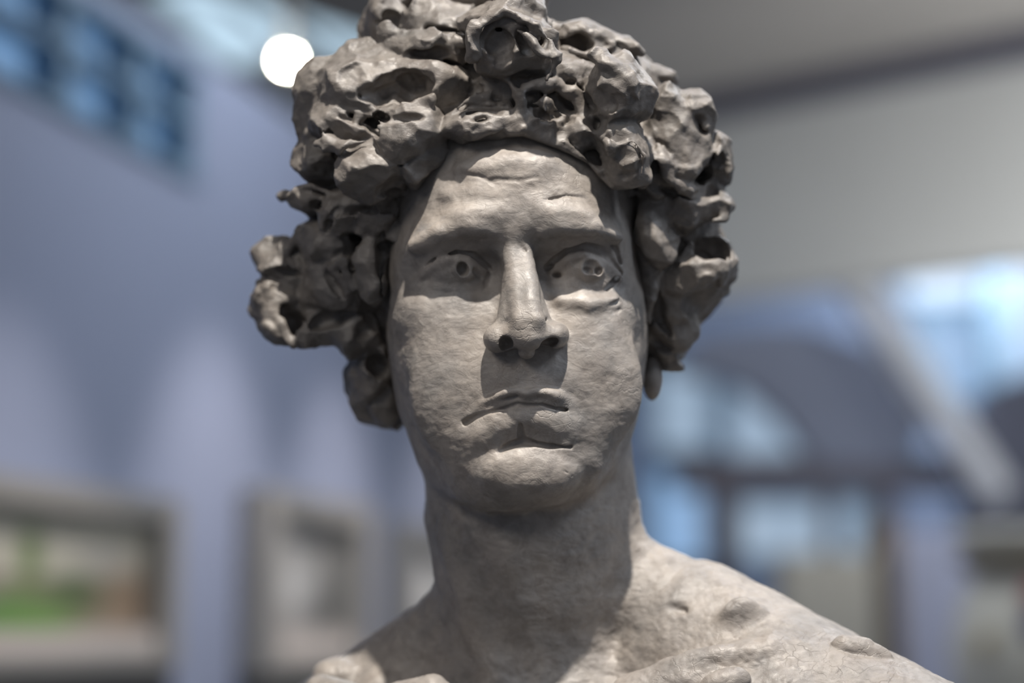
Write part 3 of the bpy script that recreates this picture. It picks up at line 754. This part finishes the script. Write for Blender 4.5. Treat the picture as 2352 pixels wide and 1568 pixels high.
# ---- skylights
GL_SKY = glow('skylight_glass', (.50, .68, .82), 1.0)
for k_, (u_, v_, Y_, w_, l_) in enumerate(((520, 20, 6.7, .42, .5), (760, 30, 6.8, .6, .42), (600, 95, 7.2, .5, .45), (880, 90, 7.2, .6, .4))):
    p_ = at(u_, v_, Y_); f_ = (3.7-1.5)/(p_.z-1.5); x_, y_ = p_.x*f_, p_.y*f_
    w = struct('window_%d' % (k_+2), [(Vector((x_-w_/2, y_, 3.685)), (.04, l_, .03), RZ), (Vector((x_+w_/2, y_, 3.685)), (.04, l_, .03), RZ)], M_CEIL)
    boxes('pane', [(Vector((x_, y_, 3.692)), (w_-.04, l_, .012), RZ)], GL_SKY, w)

# ---- right side: glazed screen of dark posts with daylight behind
def pol(name, pts, Y, th_, m, parent=None, z=0):
    """solid slab with the outline seen at (u, v), standing at distance Y"""
    bm = bmesh.new(); fr = [bm.verts.new(at(u, v, Y)) for u, v in pts]; f = bm.faces.new(fr)
    r = bmesh.ops.extrude_face_region(bm, geom=[f]); vs = [g for g in r['geom'] if isinstance(g, bmesh.types.BMVert)]
    bmesh.ops.translate(bm, verts=vs, vec=(0, th_, 0)); bmesh.ops.recalc_face_normals(bm, faces=bm.faces)
    me = bpy.data.meshes.new(name); bm.to_mesh(me); bm.free()
    o = bpy.data.objects.new(name, me); COL.objects.link(o); me.materials.append(m)
    if parent: o.parent = parent; o.matrix_parent_inverse = Matrix.Translation(parent.location).inverted()
    return o
M_FAR = plaster('far_wall_paint', (.24, .30, .43)); M_DK = mat('dark_canvas', (.27, .30, .39), .8); M_BR = mat('dark_bronze', (.14, .13, .16), .6)
M_LILAC = plaster('lilac_wall_paint', (.58, .63, .84)); M_PALE = mat('pale_beam_paint', (.84, .87, .93), .6)
struct('wall_back', [(Vector((2.5, 10.6, 1.9)), (6.6, .15, 3.7))], M_FAR)
GB = glow('daylight_glass_bright', (.56, .74, .98), 1.15); GM = glow('daylight_glass_mid', (.22, .38, .62), 1.0); GS = glow('daylight_glass_soft', (.28, .38, .50), 1.0)
def pane_window(n, u0, u1, v0, v1, g, Y=10.4):
    c0, c1 = at(u0, v1, Y), at(u1, v0, Y)
    cx, cz, wx, wz = (c0.x+c1.x)/2, (c0.z+c1.z)/2, abs(c1.x-c0.x), abs(c1.z-c0.z)
    w = struct('window_%d' % n, [(Vector((c0.x, Y, cz)), (.04, .08, wz)), (Vector((c1.x, Y, cz)), (.04, .08, wz)), (Vector((cx, Y, c0.z)), (wx, .08, .04)), (Vector((cx, Y, c1.z)), (wx, .08, .04))], M_TEAL)
    boxes('pane', [(Vector((cx, Y+.02, cz)), (wx-.04, .02, wz-.04))], g, w)
pane_window(6, 2085, 2275, 560, 690, GB, 9.6); pane_window(7, 2315, 2450, 540, 1000, GM, 9.6)
pane_window(8, 2120, 2300, 700, 920, GM, 9.6); pane_window(9, 1500, 1640, 820, 1040, GS, 9.6)
pane_window(10, 1670, 1860, 880, 1060, GS, 9.6); pane_window(11, 1490, 1640, 1080, 1300, GM, 9.6)
pane_window(13, 1690, 1990, 1150, 1290, GS, 9.6); pane_window(12, 1960, 2110, 880, 1060, GM, 9.6)
struct('trim_3', [(Vector(at(2290, 1000, 9.5)), (.10, .1, 4.6))], M_TEAL)
# dark beam and posts
bz = at(1900, 1090, 8.6).z
struct('trim_4', [(Vector((at(1880, 1090, 8.6).x, 8.6, bz)), (at(2200, 0, 8.6).x-at(1540, 0, 8.6).x, .18, .15))], M_BR)
for n_, u_, w_ in ((5, 1655, .13), (6, 2030, .09), (7, 1900, .05)):
    x_ = at(u_, 1100, 8.6).x; struct('trim_%d' % n_, [(Vector((x_, 8.6, (bz-.07)/2)), (w_, .12, bz-.07))], M_BR)
sc_ = pol('hanging_canvas', [(1550, 850), (1600, 770), (1700, 755), (1850, 745), (1990, 790), (2130, 900), (2140, 960), (2080, 1070), (1880, 1070), (1800, 960), (1720, 890), (1640, 860)], 8.5, .22, M_DK)
tag(sc_, 'dark blue-grey rounded hanging form resting on the dark beam right of the bust', 'sculpture')
sc2 = pol('draped_canvas', [(2230, 1230), (2235, 1000), (2290, 880), (2420, 840), (2600, 1230)], 8.2, .3, mat('slate_canvas', (.13, .14, .19), .8))
tag(sc2, 'dark slate form with rounded top at the right edge, above the cream vase', 'sculpture')
p0, p1 = at(1900, 560, 8.0), at(2130, 900, 8.0); d_ = p1-p0
bm = bmesh.new(); bmesh.ops.create_cube(bm, size=1, matrix=Matrix.Translation((p0+p1)/2) @ d_.to_track_quat('Z', 'Y').to_matrix().to_4x4() @ Matrix.Diagonal((.14, .10, d_.length+1.0, 1)))
me = bpy.data.meshes.new('trim_8'); bm.to_mesh(me); bm.free(); o = new_obj('trim_8', me, M_PALE); o['kind'] = 'structure'
struct('wall_right_low', [(Vector((at(2130, 1300, 7.9).x, 7.9, .95)), (.32, .12, 1.9))], M_LILAC)
M_CREAM = plaster('cream_lacquer', (.50, .48, .42), .5); M_BROWN = mat('brown_side', (.22, .17, .13), .6)
cx0 = at(1900, 1330, 7.6)
cb = empty('display_cabinet', (cx0.x, 7.6, 0), 'cream display cabinet with coloured objects behind the right shoulder', 'cabinet')
boxes('body', [(Vector((cx0.x, 7.6, at(1900, 1275, 7.6).z/2)), (.40, .3, at(1900, 1275, 7.6).z))], M_CREAM, cb)
for u_, v_, c_ in ((1935, 1330, (.45, .50, .20)), (1965, 1335, (.40, .25, .12)), (1905, 1350, (.35, .50, .62))):
    boxes('painted_square', [(Vector(at(u_, v_, 7.6)) + Vector((0, -.17, 0)), (.06, .03, .08))], mat('painted_square', c_, .6), cb)
boxes('side_post', [(Vector((at(2020, 1300, 7.6).x, 7.6, .95)), (.09, .3, 1.92))], M_BROWN, cb)

def lathe(name, prof, c, m, parent=None, seg=64, bump=0):
    bm = bmesh.new(); rings = []
    for (r, z) in prof:
        rings.append([bm.verts.new((r*math.cos(2*math.pi*k/seg), r*math.sin(2*math.pi*k/seg), z)) for k in range(seg)])
    for a, b in zip(rings, rings[1:]):
        for k in range(seg): bm.faces.new((a[k], a[(k+1) % seg], b[(k+1) % seg], b[k]))
    bm.faces.new(rings[0][::-1]); bm.faces.new(rings[-1])
    me = bpy.data.meshes.new(name); bm.to_mesh(me); bm.free(); me.shade_smooth()
    o = bpy.data.objects.new(name, me); COL.objects.link(o); me.materials.append(m)
    if parent: o.parent = parent; o.location = Vector(c)-parent.location
    else: o.location = c
    return o
Yv = 4.2; vt = at(2300, 1215, Yv); px = Yv/F_PX
vz = 1.18; vh = vt.z-vz
vase = empty('ceramic_vase', (at(2345, 1400, Yv).x, vt.y, vz), 'round cream ceramic vase with red and blue marks at the right edge', 'vase')
m_v = plaster('cream_glaze', (.62, .60, .52), .35)
lathe('body', [(.07, 0), (.09, .01), (.115, .08), (.15, .20*vh/.55), (.155, .30*vh/.55), (.13, .40*vh/.55), (.10, .46*vh/.55), (.10, .50*vh/.55), (.135, .52*vh/.55), (.14, vh)], vase.location, m_v, vase)
lathe('collar', [(.105, 0), (.13, .012), (.14, .03), (.12, .045)], vase.location + Vector((0, 0, .455*vh/.55)), mat('olive_glaze', (.26, .23, .17), .4), vase)
for (u_, v_, c_, r_) in ((2335, 1370, (.35, .08, .09), .028), (2338, 1440, (.05, .04, .16), .034), (2240, 1480, (.40, .34, .20), .03)):
    p_ = at(u_, v_, Yv); dx_ = p_.x-vase.location.x; zz_ = p_.z-vz
    R_ = .148; q_ = Vector((p_.x, vase.location.y - math.sqrt(max(R_**2-dx_**2, .001)), p_.z))
    bm = bmesh.new(); bmesh.ops.create_uvsphere(bm, u_segments=24, v_segments=12, radius=r_)
    for v_2 in bm.verts: v_2.co.y *= .35
    me = bpy.data.meshes.new('painted_mark'); bm.to_mesh(me); bm.free(); me.shade_smooth()
    o = new_obj('painted_mark', me, mat('painted_mark', c_, .4), vase); o.location = q_ - vase.location
pl = boxes('vase_plinth', [(Vector((vase.location.x, vase.location.y, vz/2)), (.42, .42, vz))], M_GREY, None, .004)
tag(pl, 'tall grey plinth carrying the cream ceramic vase', 'plinth')

# plinth under the bust
zb = min((v.co.z for v in body_me.vertices))
xs = [v.co for v in body_me.vertices if v.co.z < zb+.03]
cxp = sum(v.x for v in xs)/len(xs); cyp = sum(v.y for v in xs)/len(xs)
wx = max(v.x for v in xs)-min(v.x for v in xs); wy = max(v.y for v in xs)-min(v.y for v in xs)
pb = boxes('bust_plinth', [(Vector((cxp, cyp, (zb-.001)/2)), (wx*.8, wy+.02, zb-.001))], mat('dark_plinth_paint', (.06, .06, .06), .7), None, .004)
tag(pb, 'dark plinth carrying the clay portrait bust', 'plinth')
